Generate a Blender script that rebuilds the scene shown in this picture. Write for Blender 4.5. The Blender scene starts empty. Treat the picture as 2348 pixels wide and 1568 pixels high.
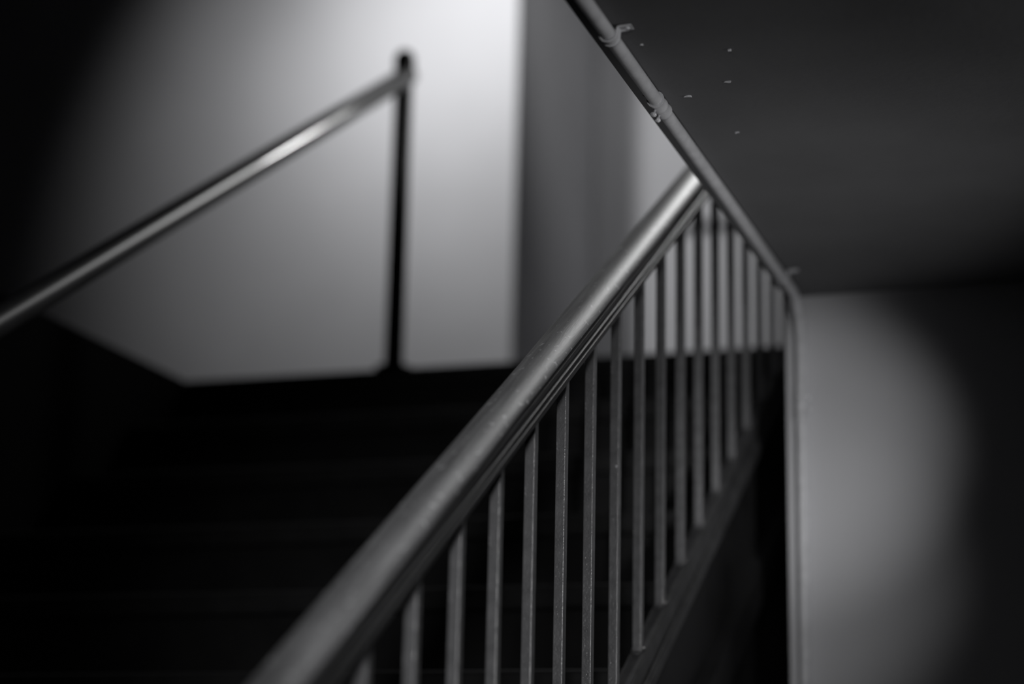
import bpy, bmesh, math, random
from mathutils import Vector, Matrix
random.seed(7)
S = bpy.context.scene
C = S.collection

# ---------------------------------------------------------------- camera
cam = bpy.data.objects.new('camera', bpy.data.cameras.new('camera'))
C.objects.link(cam)
R_ = Vector((0.94788364, 0.3179228, 0.02101655))
U_ = Vector((0.05930957, -0.24087049, 0.9687434))
F_ = Vector((-0.31304788, 0.91700954, 0.24717307))
m = Matrix((R_, U_, -F_)).transposed().to_4x4()
m.translation = Vector((0, 0, 1.5))
cam.matrix_world = m
cam.data.sensor_width = 36.0
cam.data.lens = 4600 / 2348 * 36.0
cam.data.clip_start = 0.02
cam.data.dof.use_dof = True
cam.data.dof.focus_distance = 2.87
cam.data.dof.aperture_fstop = 1.4
S.camera = cam

# ---------------------------------------------------------------- world, exposure
w = bpy.data.worlds.new('world'); S.world = w; w.use_nodes = True
w.node_tree.nodes['Background'].inputs[0].default_value = (0, 0, 0, 1)
w.node_tree.nodes['Background'].inputs[1].default_value = 0
S.view_settings.view_transform = 'Standard'
S.view_settings.look = 'None'
S.view_settings.gamma = 1
S.view_settings.use_curve_mapping = False
S.view_settings.exposure = 0.0

# ---------------------------------------------------------------- landing lamps and added fill spots
def lamp(name, kind, loc, target, power, radius, angle=None, blend=1.0, col=(1, 1, 1)):
    d = bpy.data.lights.new(name, kind)
    d.energy = power; d.color = col
    if kind == 'AREA':
        d.shape = 'DISK'; d.size = radius * 2
    else:
        d.shadow_soft_size = radius
    if kind == 'SPOT':
        d.spot_size = math.radians(angle); d.spot_blend = blend
    o = bpy.data.objects.new(name, d); C.objects.link(o)
    o.location = loc
    if target is not None:
        o.rotation_euler = (Vector(target) - Vector(loc)).to_track_quat('-Z', 'Y').to_euler()
    return o
lamp('landing_lamp', 'SPOT', (-2.45, 4.2, 5.0), (-2.35, 6.3, 4.0), 86, 0.07, 76)
lamp('landing_wall_lamp', 'SPOT', (-2.30, 5.2, 4.6), (-2.25, 6.3, 4.2), 34, 0.07, 94)
lamp('recess_fill', 'SPOT', (-1.35, 5.5, 5.1), (-2.15, 7.2, 4.0), 24, 0.10, 56)  # added unseen fill that lifts the shadow in the recess
lamp('handrail_highlight_spot', 'SPOT', (-0.80, 6.2, 4.9), (-0.90, 4.1, 3.35), 560, 0.16, 22)  # unseen spot added for the highlight on the wooden handrail
lamp('pipe_highlight_spot', 'SPOT', (-0.6, 6.0, 4.9), (-1.9, 4.1, 3.1), 100, 0.14, 42)  # unseen spot added to draw the highlight along the pipe rail
lamp('right_wall_pool_spot', 'SPOT', (0.6, 0.9, 1.95), (-0.74, 3.75, 2.26), 96, 0.03, 13.6)  # added spot, cone shaped to pool light on the right wall
lamp('right_wall_pool_spot', 'SPOT', (0.6, 0.9, 1.80), (-0.74, 3.75, 2.02), 44, 0.03, 13.6)  # added lower part of the same wall pool, no fitting
lamp('railing_fill', 'SPOT', (-0.1, 0.2, 1.9), (-0.84, 2.4, 1.85), 64, 0.10, 26)  # added beside the camera to light the railing, no real source
lamp('handrail_top_fill', 'SPOT', (-0.25, 0.3, 2.5), (-0.84, 1.9, 1.75), 5, 0.08, 60)  # weak added fill for the top of the handrail
lamp('conduit_rim_fill', 'SPOT', (-0.2, 0.6, 2.2), (-0.69, 2.5, 2.59), 20, 0.05, 22)  # added grazing light for the strap and coupling rims
lamp('conduit_side_fill', 'SPOT', (1.8, 2.65, 1.9), (-0.69, 2.7, 2.70), 42, 0.08, 36)  # added from the right to shade the conduit round
lamp('ceiling_bounce_fill', 'SPOT', (0.0, 3.1, 0.5), (-0.76, 3.1, 2.57), 24, 0.10, 40)  # added in place of bounced light on the ceiling

# ---------------------------------------------------------------- materials
def mat(name, col, rough=0.6, spec=0.5, metal=0.0, var=0.0, scale=6.0, stretch=(1, 1, 1), bump=0.0, bscale=200.0,
        speck=None, coat=0.0):
    M = bpy.data.materials.new(name); M.use_nodes = True
    nt = M.node_tree; N = nt.nodes; L = nt.links
    b = N['Principled BSDF']
    b.inputs['Roughness'].default_value = rough
    b.inputs['Specular IOR Level'].default_value = spec
    b.inputs['Metallic'].default_value = metal
    b.inputs['Coat Weight'].default_value = coat
    tc = N.new('ShaderNodeTexCoord'); mp = N.new('ShaderNodeMapping')
    mp.inputs['Scale'].default_value = stretch
    L.new(tc.outputs['Object'], mp.inputs['Vector'])
    n = N.new('ShaderNodeTexNoise'); n.inputs['Scale'].default_value = scale; n.inputs['Detail'].default_value = 6
    L.new(mp.outputs[0], n.inputs['Vector'])
    r = N.new('ShaderNodeValToRGB')
    lo = [max(0, c * (1 - var)) for c in col]; hi = [min(1, c * (1 + var)) for c in col]
    r.color_ramp.elements[0].position = 0.3; r.color_ramp.elements[0].color = (*lo, 1)
    r.color_ramp.elements[1].position = 0.7; r.color_ramp.elements[1].color = (*hi, 1)
    L.new(n.outputs['Fac'], r.inputs[0])
    out = r.outputs[0]
    if speck:
        sc, th, sc_col, st = speck
        mp2 = N.new('ShaderNodeMapping'); mp2.inputs['Scale'].default_value = st
        L.new(tc.outputs['Object'], mp2.inputs['Vector'])
        n2 = N.new('ShaderNodeTexNoise'); n2.inputs['Scale'].default_value = sc; n2.inputs['Detail'].default_value = 3
        L.new(mp2.outputs[0], n2.inputs['Vector'])
        r2 = N.new('ShaderNodeValToRGB')
        r2.color_ramp.elements[0].position = th; r2.color_ramp.elements[1].position = th + 0.05
        L.new(n2.outputs['Fac'], r2.inputs[0])
        mx = N.new('ShaderNodeMix'); mx.data_type = 'RGBA'
        L.new(r2.outputs[0], mx.inputs[0]); L.new(out, mx.inputs[6]); mx.inputs[7].default_value = (*sc_col, 1)
        out = mx.outputs[2]
    L.new(out, b.inputs['Base Color'])
    if bump:
        n3 = N.new('ShaderNodeTexNoise'); n3.inputs['Scale'].default_value = bscale; n3.inputs['Detail'].default_value = 4
        L.new(mp.outputs[0], n3.inputs['Vector'])
        bp = N.new('ShaderNodeBump'); bp.inputs['Strength'].default_value = bump; bp.inputs['Distance'].default_value = 0.002
        L.new(n3.outputs['Fac'], bp.inputs['Height']); L.new(bp.outputs[0], b.inputs['Normal'])
    return M
g = lambda v: (v * 0.985, v * 0.985, v * 1.02)
M_wall = mat('wall_paint', g(0.62), 0.75, 0.2, var=0.10, scale=1.1, bump=0.15, bscale=60)
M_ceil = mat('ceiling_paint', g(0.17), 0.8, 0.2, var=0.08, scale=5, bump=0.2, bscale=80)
M_room = mat('dim_wall_paint', g(0.20), 0.9, 0.1, var=0.05)
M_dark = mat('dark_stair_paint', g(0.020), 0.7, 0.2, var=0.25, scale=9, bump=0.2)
M_black = mat('shade_black_wall', g(0.003), 0.9, 0.03)  # near-black colour standing in for the darkness left of the stairs
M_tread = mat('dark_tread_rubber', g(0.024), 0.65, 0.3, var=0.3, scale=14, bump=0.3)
M_floor = mat('dark_floor', g(0.06), 0.5, 0.4, var=0.2, scale=4)
M_string = mat('stringer_paint', g(0.03), 0.45, 0.4, var=0.3, scale=9, bump=0.2)
M_flange = mat('stringer_cap_paint', g(0.085), 0.45, 0.4, var=0.35, scale=25, bump=0.3)
M_bal = mat('baluster_paint', g(0.19), 0.23, 1.0, var=0.18, scale=60, bump=0.4, bscale=300,
            speck=(90, 0.70, g(0.4), (1, 1, 0.5)))
M_wood = mat('worn_varnished_wood', g(0.22), 0.55, 0.5, var=0.45, scale=9, stretch=(12, 0.7, 12), bump=0.10, bscale=60,
             speck=(110, 0.64, g(0.6), (1.0, 0.6, 1.0)), coat=0.0)
M_wood_shade = mat('shaded_side_wood', g(0.05), 0.5, 0.5, var=0.5, scale=9, stretch=(14, 0.7, 14), bump=0.16, bscale=45)
M_pipe = mat('dark_pipe_paint', g(0.05), 0.36, 1.0, var=0.2, scale=20, coat=0.3)
M_post = mat('black_post_paint', g(0.012), 0.6, 0.2, var=0.2, scale=20)
M_cond = mat('painted_conduit', g(0.72), 0.5, 0.4, var=0.12, scale=40, bump=0.25, bscale=150)
M_zinc = mat('bright_zinc', g(0.88), 0.3, 0.6, metal=0.1, var=0.1, scale=50)
M_chip = mat('bare_plaster', g(0.85), 0.9, 0.1, var=0.1, scale=50)

# ---------------------------------------------------------------- helpers
def link(name, bm, M, parent=None, loc=None, smooth=False):
    bmesh.ops.recalc_face_normals(bm, faces=bm.faces)
    me = bpy.data.meshes.new(name); bm.to_mesh(me); bm.free()
    me.materials.append(M)
    if smooth:
        for p in me.polygons: p.use_smooth = True
    o = bpy.data.objects.new(name, me); C.objects.link(o)
    if loc: o.location = loc
    if parent: o.parent = parent
    return o
def box(bm, x0, x1, y0, y1, z0, z1, bev=0.0, seg=2):
    t = bmesh.new()
    r = bmesh.ops.create_cube(t, size=1)
    for v in t.verts:
        v.co = Vector(((x0 + x1) / 2 + v.co.x * (x1 - x0), (y0 + y1) / 2 + v.co.y * (y1 - y0), (z0 + z1) / 2 + v.co.z * (z1 - z0)))
    if bev: bmesh.ops.bevel(t, geom=t.edges[:], offset=bev, segments=seg, profile=0.5, affect='EDGES')
    me = bpy.data.meshes.new('t'); t.to_mesh(me); t.free(); bm.from_mesh(me); bpy.data.meshes.remove(me)
def prism_yz(bm, pts, x0, x1):
    a = [bm.verts.new((x0, y, z)) for y, z in pts]; b = [bm.verts.new((x1, y, z)) for y, z in pts]
    n = len(pts)
    bm.faces.new(a); bm.faces.new(b[::-1])
    for i in range(n): bm.faces.new((a[i], b[i], b[(i + 1) % n], a[(i + 1) % n]))
def tube(bm, pts, r, n=20, cap=True, radii=None):
    pts = [Vector(p) for p in pts]; rings = []
    ref = None
    for i, p in enumerate(pts):
        d = (pts[min(i + 1, len(pts) - 1)] - pts[max(i - 1, 0)]).normalized()
        if ref is None: ref = d.orthogonal().normalized()
        ref = (ref - d * ref.dot(d)).normalized(); s = d.cross(ref)
        rr = radii[i] if radii else r
        rings.append([bm.verts.new(p + (ref * math.cos(2 * math.pi * k / n) + s * math.sin(2 * math.pi * k / n)) * rr) for k in range(n)])
    for a, b in zip(rings, rings[1:]):
        for k in range(n): bm.faces.new((a[k], a[(k + 1) % n], b[(k + 1) % n], b[k]))
    if cap: bm.faces.new(rings[0][::-1]); bm.faces.new(rings[-1])
def empty(name, loc, label, cat, group=None):
    o = bpy.data.objects.new(name, None); C.objects.link(o); o.location = loc
    o['label'] = label; o['category'] = cat
    if group: o['group'] = group
    return o
def struct(name, bm, M):
    o = link(name, bm, M); o['kind'] = 'structure'; return o
def shift(parent, *objs):
    for o in objs: o.location = o.location - parent.location

# ---------------------------------------------------------------- dimensions (metres)
TAN = 0.6358; E = math.atan(TAN); CE, SE = math.cos(E), math.sin(E)
LAND, YL = 2.70, 4.635           # landing height, its front edge
NR = 15; RISE = LAND / NR; RUN = RISE / TAN
XR = -0.838                      # railing plane
XW = -2.50                       # left side of the stairs
XC = -0.718                      # edge of ceiling and corner of right wall
ZC = 2.566                       # underside of ceiling
YW = 3.75                        # face of the right wall

# ---------------------------------------------------------------- structure
b = bmesh.new(); box(b, -5.2, 2.6, -2.6, 7.6, -0.12, 0); struct('floor', b, M_floor)
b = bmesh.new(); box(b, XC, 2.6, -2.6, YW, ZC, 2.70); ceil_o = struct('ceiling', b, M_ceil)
b = bmesh.new(); box(b, -5.2, 2.6, -2.6, 7.6, 5.3, 5.4); o = struct('ceiling', b, M_room)
b = bmesh.new(); box(b, XC, 2.6, YW, 7.6, 0, 2.70, 0.003, 2); struct('wall_right', b, M_wall)
# landing slab (top of the flight) and floor beside the stairwell
b = bmesh.new(); box(b, -5.2, XC, YL + 0.02, 7.6, 2.52, 2.70); struct('floor_landing', b, M_floor)
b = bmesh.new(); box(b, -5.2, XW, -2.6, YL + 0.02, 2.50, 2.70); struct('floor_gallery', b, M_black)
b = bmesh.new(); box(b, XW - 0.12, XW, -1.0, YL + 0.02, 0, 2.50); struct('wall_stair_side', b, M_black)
# upstairs walls
b = bmesh.new(); box(b, -5.2, -2.118, 6.2, 7.6, 2.70, 5.3, 0.004, 2); struct('wall_back', b, M_wall)
b = bmesh.new(); box(b, -2.118, 2.6, 7.2, 7.6, 2.70, 5.3); struct('wall_recess', b, M_wall)
b = bmesh.new(); box(b, -5.3, -5.2, -2.6, 7.6, 0, 5.4); struct('wall_left', b, M_room)
b = bmesh.new(); box(b, 2.6, 2.7, -2.6, 7.6, 0, 5.4); struct('wall_outer', b, M_room)
b = bmesh.new(); box(b, -5.3, 2.7, -2.7, -2.6, 0, 5.4); struct('wall_front', b, M_room)
# skirting that hides behind the landing nosing
b = bmesh.new(); box(b, -5.2, -2.112, 6.185, 6.2, 2.70, 2.80); struct('baseboard_back', b, M_dark)

b = bmesh.new(); box(b, -1.82, -1.25, 7.17, 7.2, 3.842, 3.862); struct('trim_1', b, M_dark)
# flakes of paint on the ceiling
for (x, y, s) in ((-0.578, 2.613, 0.0045), (-0.645, 2.652, 0.0045), (-0.609, 2.817, 0.003), (-0.66, 2.45, 0.0018), (-0.55, 2.50, 0.0016)):
    b = bmesh.new()
    n = 7; ang = random.random()
    ring = []
    for k in range(n):
        a_ = 2 * math.pi * k / n + ang; rr = s * random.uniform(0.6, 1.1)
        ring.append(b.verts.new((rr * 1.5 * math.cos(a_), rr * 0.7 * math.sin(a_), -0.0018 * random.uniform(0.5, 1.8))))
    base = [b.verts.new((v.co.x * 0.8, v.co.y * 0.8, 0.0005)) for v in ring]
    b.faces.new(ring)
    for k in range(n): b.faces.new((ring[k], ring[(k + 1) % n], base[(k + 1) % n], base[k]))
    link('paint_flake', b, M_chip, ceil_o, (x, y, ZC))

# ---------------------------------------------------------------- staircase
st = empty('staircase', (-1.68, YL - NR * RUN, 0), 'wide dark staircase climbing to the upper landing, nosed treads over closed risers', 'stairs')
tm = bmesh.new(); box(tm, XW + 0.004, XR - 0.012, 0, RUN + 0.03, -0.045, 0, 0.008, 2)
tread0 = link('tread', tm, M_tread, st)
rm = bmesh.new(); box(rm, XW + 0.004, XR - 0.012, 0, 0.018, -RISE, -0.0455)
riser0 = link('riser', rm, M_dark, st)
for i in range(1, NR + 1):
    z = i * RISE; y = YL - (NR - i) * RUN
    t = tread0 if i == 1 else tread0.copy()
    q = riser0 if i == 1 else riser0.copy()
    if i > 1:
        C.objects.link(t); C.objects.link(q); t.parent = st; q.parent = st
    t.location = Vector((0, y - (0 if i < NR else 0.0), z)) - st.location
    q.location = Vector((0, y + 0.022, z)) - st.location
    if i == NR:
        nb = bmesh.new(); box(nb, XW + 0.004, XR - 0.012, 0, 0.0195, -0.045, 0, 0.008, 2)
        t.data = bpy.data.meshes.new('tread'); nb.to_mesh(t.data); nb.free(); t.data.materials.append(M_tread)
        q.data = q.data.copy()
        for v in q.data.vertices: v.co.y = min(v.co.y, -0.003) if v.co.y > 0.01 else v.co.y - 0.012
line = lambda c, y: TAN * y + c
Y0, Y1 = 0.42, YL + 0.05
# outer stringer: a channel, web between two flanges
b = bmesh.new()
prism_yz(b, [(Y0, line(-0.225, Y0)), (Y1, line(-0.225, Y1)), (Y1, line(-0.48, Y1)), (Y0 + .1, max(0.0, line(-0.48, Y0 + .1))), (Y0, 0.0)], XR - 0.010, XR + 0.004)
s1 = link('stringer', b, M_string, st)
b = bmesh.new()
prism_yz(b, [(Y0, line(-0.497, Y0) if line(-0.497, Y0) > 0 else 0.0), (Y1, line(-0.48, Y1)), (Y1, line(-0.515, Y1)), (Y0 + .45, line(-0.515, Y0 + .45))], XR + 0.004, XR + 0.030)
s2 = link('stringer_flange', b, M_string, st)
# boarding under the stringer
b = bmesh.new()
prism_yz(b, [(0.9, 0.0), (YL, 0.0), (YL, line(-0.516, YL)), (0.9, line(-0.516, 0.9))], XR - 0.02, XR - 0.004)
s3 = link('side_panel', b, M_string, st)
shift(st, s1, s2, s3)

# ---------------------------------------------------------------- railing
rl = empty('stair_railing', (XR, Y0, 0), 'worn wooden handrail on square dark metal balusters along the right side of the stairs', 'railing')
# handrail: section swept up the slope (u to the right, v normal to the slope)
top = [(-27.5, 0), (-27.6, 4), (-25.8, 8.6), (-22.8, 11), (-19.5, 11.6), (-12, 13.9), (-3, 16.3), (6, 16.6), (15, 13.5), (21.5, 9.5), (25.6, 5), (27.4, 1.6), (28, 0)]
side = [(27.6, -1.6), (22.6, -4), (22.2, -8), (24.8, -11), (24.8, -17), (22.6, -19), (22.2, -22), (25, -24), (25, -26), (21.6, -28), (21.4, -32), (24.2, -34), (24.2, -41), (22, -43)]
prof = top + side + [(-u, v) for u, v in side[::-1]]
def handrail(ya, yb, vref=0.438, n=90):
    b = bmesh.new(); rings = []
    for i in range(n + 1):
        t = (ya + (yb - ya) * i / n) / CE
        rings.append([b.verts.new((u / 1000, t, vref + v / 1000)) for u, v in prof])
    k = len(prof)
    for a_, c_ in zip(rings, rings[1:]):
        for j in range(k): b.faces.new((a_[j], a_[(j + 1) % k], c_[(j + 1) % k], c_[j]))
    b.faces.new(rings[0][::-1]); b.faces.new(rings[-1])
    return b
hr = link('handrail', handrail(0.62, 4.93), M_wood, rl, (0, -Y0, 0))
hr.rotation_euler = (E, 0, 0)
hr.data.materials.append(M_wood_shade)      # shade on the moulded sides put into a darker wood colour
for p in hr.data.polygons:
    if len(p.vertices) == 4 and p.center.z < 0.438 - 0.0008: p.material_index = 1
for p in hr.data.polygons: p.use_smooth = len(p.vertices) == 4
hr.data.set_sharp_from_angle(angle=math.radians(38))
# flat bar under the wood
b = bmesh.new(); vb = 0.438 - 0.043
pa = lambda y, v: (y - SE * v, TAN * y + CE * v)
prism_yz(b, [pa(0.64, vb), pa(4.9, vb), pa(4.9, vb - 0.006), pa(0.64, vb - 0.006)], -0.013, 0.013)
fb = link('support_bar', b, M_bal, rl, (0, -Y0, 0))
# bottom rail: flat cap with a thin lip at its foot
b = bmesh.new()
prism_yz(b, [(Y0, line(-0.158, Y0)), (Y1, line(-0.158, Y1)), (Y1, line(-0.198, Y1)), (Y0, line(-0.198, Y0))], -0.012, 0.016)
bmesh.ops.bevel(b, geom=[e for e in b.edges if abs((e.verts[0].co - e.verts[1].co).normalized().y) > 0.5], offset=0.002, segments=2, affect='EDGES')
br = link('bottom_rail', b, M_flange, rl, (0, -Y0, 0))
b = bmesh.new()
prism_yz(b, [(Y0, line(-0.1985, Y0)), (Y1, line(-0.1985, Y1)), (Y1, line(-0.2245, Y1)), (Y0, line(-0.2245, Y0))], -0.010, 0.024)
bmesh.ops.bevel(b, geom=[e for e in b.edges if abs((e.verts[0].co - e.verts[1].co).normalized().y) > 0.5], offset=0.003, segments=2, affect='EDGES')
lp = link('lip', b, M_flange, br)
# balusters
def baluster_mesh():
    b = bmesh.new(); h = 0.0074
    zt, zb = 0.468 + 0.002, -0.160
    vs = []
    for z, in ((zb,), (zt,)):
        for x, y in ((-h, -h), (h, -h), (h, h), (-h, h)):
            vs.append(b.verts.new((x, y, z + TAN * y)))
    b.faces.new(vs[:4][::-1]); b.faces.new(vs[4:])
    for i in range(4): b.faces.new((vs[i], vs[(i + 1) % 4], vs[4 + (i + 1) % 4], vs[4 + i]))
    bmesh.ops.bevel(b, geom=[e for e in b.edges if abs(e.verts[0].co.z - e.verts[1].co.z) > 0.3], offset=0.0016, segments=3, profile=0.5, affect='EDGES')
    return b
bal0 = link('baluster', baluster_mesh(), M_bal, rl)
def weld_mesh():
    b = bmesh.new()
    bmesh.ops.create_icosphere(b, subdivisions=2, radius=1)
    for v in b.verts:
        v.co = Vector((v.co.x * 0.0125, v.co.y * 0.0125, v.co.z * 0.0055 + TAN * v.co.y * 0.0125)) * random.uniform(0.93, 1.07)
    return b
w0 = None
for i in range(-9, 19):
    y = 1.987 + 0.14 * i
    o = bal0 if i == -9 else bal0.copy()
    if i > -9: C.objects.link(o); o.parent = rl
    o.location = (0, y - Y0, TAN * y)
    if w0 is None:
        w0 = link('weld', weld_mesh(), M_flange, o, (0, 0, -0.158), smooth=True)
    else:
        c = w0.copy(); C.objects.link(c); c.parent = o
        c.rotation_euler = (0, 0, 0)
    if i == 7:
        b = bmesh.new(); bmesh.ops.create_icosphere(b, subdivisions=2, radius=1)
        for v in b.verts: v.co = Vector((v.co.x * 0.0013, v.co.y * 0.001, v.co.z * 0.0022 * (1.3 if v.co.z > 0 else 0.8)))
        link('paint_drip', b, M_chip, o, (0.0035, -0.0076, 2.087 - TAN * y), smooth=True)
# end posts of the railing (foot and head of the flight)
for y, z0 in ((0.56, 0.0), (4.72, LAND)):
    b = bmesh.new()
    zt = TAN * y + (0.438 - 0.045) / CE
    box(b, -0.02, 0.02, -0.02, 0.02, 0, zt - z0 + 0.02, 0.003, 2)
    link('newel_post', b, M_bal, rl, (0, y - Y0, z0))

# ---------------------------------------------------------------- pipe handrail in the middle of the stairs
pr_ = empty('pipe_handrail', (-1.912, 4.66, LAND), 'dark round pipe handrail rising to a knobbed post on the landing', 'handrail')
b = bmesh.new(); XL = -1.9
tube(b, [(XL - pr_.location.x, y - 4.66, TAN * y + 0.549 - LAND) for y in (0.5, 1.5, 2.5, 3.5, 4.2, 4.66)], 0.0265, 28)
pipe = link('pipe', b, M_pipe, pr_, smooth=True)
b = bmesh.new()
tube(b, [(0, 0, 0), (0, 0, 0.80)], 0.0245, 24)
post = link('post', b, M_post, pr_, smooth=True)
b = bmesh.new()
zs = [(0.80, .0245), (0.815, .0245), (0.824, .026), (0.838, .0275), (0.852, .0285), (0.866, .0265), (0.878, .019), (0.884, .009), (0.886, .001)]
tube(b, [(0, 0, z) for z, _ in zs], 0, 24, radii=[r for _, r in zs])
link('knob', b, M_post, pr_, smooth=True)
b = bmesh.new()
tube(b, [(0, 0, 0.0), (0, 0, 0.008), (0, 0, 0.012)], 0, 24, radii=[0.048, 0.048, 0.03])
link('base_flange', b, M_post, pr_)
b = bmesh.new()
tube(b, [(0.0, 0, 0), (0, 0, 0.86)], 0.0245, 24)
link('post', b, M_post, pr_, (XL - pr_.location.x, 0.8 - 4.66, RISE - LAND), smooth=True)

# ---------------------------------------------------------------- conduit
RC = 0.0098
XK = -0.6868
zk = ZC - RC - 0.0012; yk = YW - RC - 0.003
cd = empty('electrical_conduit', (XK, YW, ZC), 'painted metal conduit along the ceiling edge, bending down the corner of the right wall', 'conduit')
L0 = cd.location
path = [(0, y, zk) for y in (-2.4, -1, 0, 1, 2, 2.4, 2.8, 3.2, 3.50, 3.62)]
rb = 0.085
cy_, cz_ = 3.52, zk - rb
# bend bulging out then returning to the wall
for k in range(1, 13):
    a_ = math.pi / 2 * k / 12
    yy = yk - rb + rb * math.sin(a_); zz = zk - rb + rb * math.cos(a_)
    path.append((0, yy, zz))
path += [(0, yk, z) for z in (2.2, 1.6, 1.0, 0.3, 0.02)]
path = [p for i, p in enumerate(path) if i == 0 or (Vector(p) - Vector(path[i - 1])).length > 0.003]
b = bmesh.new(); tube(b, [Vector(p) - Vector((0, L0.y, L0.z)) for p in path], RC, 28)
link('pipe', b, M_cond, cd, smooth=True)

def band(bm, pts, width, thick, axis):
    """strip of sheet metal following pts (2-D in the plane normal to axis)"""
    n = len(pts); V = []
    for i, p in enumerate(pts):
        a_ = Vector(pts[max(i - 1, 0)]); c_ = Vector(pts[min(i + 1, n - 1)]); d = (c_ - a_).normalized(); nn = Vector((-d.y, d.x))
        row = []
        for s, t in ((-1, 0), (1, 0), (1, 1), (-1, 1)):
            q = Vector(p) + nn * (thick * t)
            if axis == 'y': row.append(bm.verts.new((q.x, s * width / 2, q.y)))
            else: row.append(bm.verts.new((q.x, -q.y, s * width / 2)))
        V.append(row)
    for a_, c_ in zip(V, V[1:]):
        for k in range(4): bm.faces.new((a_[k], a_[(k + 1) % 4], c_[(k + 1) % 4], c_[k]))
    bm.faces.new(V[0][::-1]); bm.faces.new(V[-1])
def strap(axis):
    """one-hole strap: hook round the pipe, then a tab with a screw; plane coords (x right, h out of the surface is negative)"""
    r = RC + 0.0006; pts = []
    for k in range(0, 19):                     # from the left side, under the pipe, to the right
        a_ = math.radians(180 + 10 * k)
        pts.append((r * math.cos(a_), -RC - 0.0012 + r * math.sin(a_) - 0.0))
    pts += [(r + 0.0006, -0.006), (r + 0.0025, -0.0022), (r + 0.006, -0.0015), (r + 0.014, -0.0015), (r + 0.021, -0.0015)]
    b = bmesh.new(); band(b, pts, 0.016, -0.0013, axis)
    # raised rim along both edges of the hook
    for s in (-1, 1):
        q = []
        for p in pts[:-1]:
            h = Vector(p)
            c_ = Vector((0, -RC - 0.0012)); d = (h - c_).normalized() if h.x < r + 0.001 else Vector((0, -1))
            h = h + d * 0.0016
            q.append((h.x, s * 0.0075, h.y) if axis == 'y' else (h.x, -h.y * -1 if False else -h.y, s * 0.0075))
        tube(b, q, 0.0011, 8)
    return b, (r + 0.0145, -0.0035)
def screw(bm_parent, loc, axis):
    b = bmesh.new()
    prof_ = [(0.0, 0.0032), (0.0012, 0.0032), (0.0020, 0.0022), (0.0024, 0.0004)]
    tube(b, [((0, 0, -h) if axis == 'y' else (0, -h, 0)) for h, _ in prof_], 0, 14, radii=[r for _, r in prof_])
    return link('screw', b, M_zinc, bm_parent, loc, smooth=True)
def place_strap(y=None, z=None):
    if y is not None:
        b, sp = strap('y'); o = link('strap', b, M_cond, cd, (0, y - L0.y, 0)); screw(o, (sp[0], 0, -0.0030), 'y')
    else:
        # on the wall: x right, out of the wall is -y
        b, sp = strap('y')
        bmesh.ops.rotate(b, verts=b.verts, cent=(0, 0, 0), matrix=Matrix.Rotation(math.radians(-90), 3, 'X'))
        o = link('strap', b, M_cond, cd, (0, 0, z - L0.z)); screw(o, (sp[0], -0.0030, 0), 'z')
    for p in o.data.polygons: p.use_smooth = True
    o.data.set_sharp_from_angle(angle=math.radians(45))
    return o
place_strap(y=2.385)
place_strap(y=3.56)
place_strap(z=1.35)
# set-screw couplings: sleeve, bright end rims, two screws on short stems
def coupling(vertical, pos, screw_dir):
    L = 0.052
    b = bmesh.new()
    ax = Vector((0, 0, 1)) if vertical else Vector((0, 1, 0))
    st_ = [(-L / 2, RC + .0002), (-L / 2 + .0005, RC + .0022), (-L / 2 + .0025, RC + .0026), (-L / 2 + .004, RC + .0017), (-.002, RC + .0017), (0, RC + .0026), (.002, RC + .0017),
           (L / 2 - .004, RC + .0017), (L / 2 - .0025, RC + .0026), (L / 2 - .0005, RC + .0022), (L / 2, RC + .0002)]
    tube(b, [ax * s for s, _ in st_], 0, 28, radii=[r for _, r in st_])
    base = Vector((0, yk - L0.y, pos - L0.z)) if vertical else Vector((0, pos - L0.y, zk - L0.z))
    o = link('coupling', b, M_cond, cd, base, smooth=True)
    b = bmesh.new()
    rim = [ax * (-L / 2 - 0.0006), ax * (-L / 2 + 0.0012)]
    tube(b, rim, RC + 0.0030, 28)
    link('rim', b, M_zinc, o, smooth=False)
    d = Vector(screw_dir).normalized()
    for s in (-0.0115, 0.0115):
        b = bmesh.new()
        p0 = ax * s + d * (RC)
        hs = [(0, .0019), (.0055, .0019), (.0056, .0030), (.0066, .0044), (.0085, .0050), (.0104, .0044), (.0118, .0026), (.0120, .0003)]
        tube(b, [p0 + d * h for h, _ in hs], 0, 16, radii=[r for _, r in hs])
        c = link('set_screw', b, M_zinc, o, smooth=True)
    return o
coupling(False, 2.652, (-0.35, 0, -0.94))
coupling(True, 2.346, (0.80, -0.60, 0))
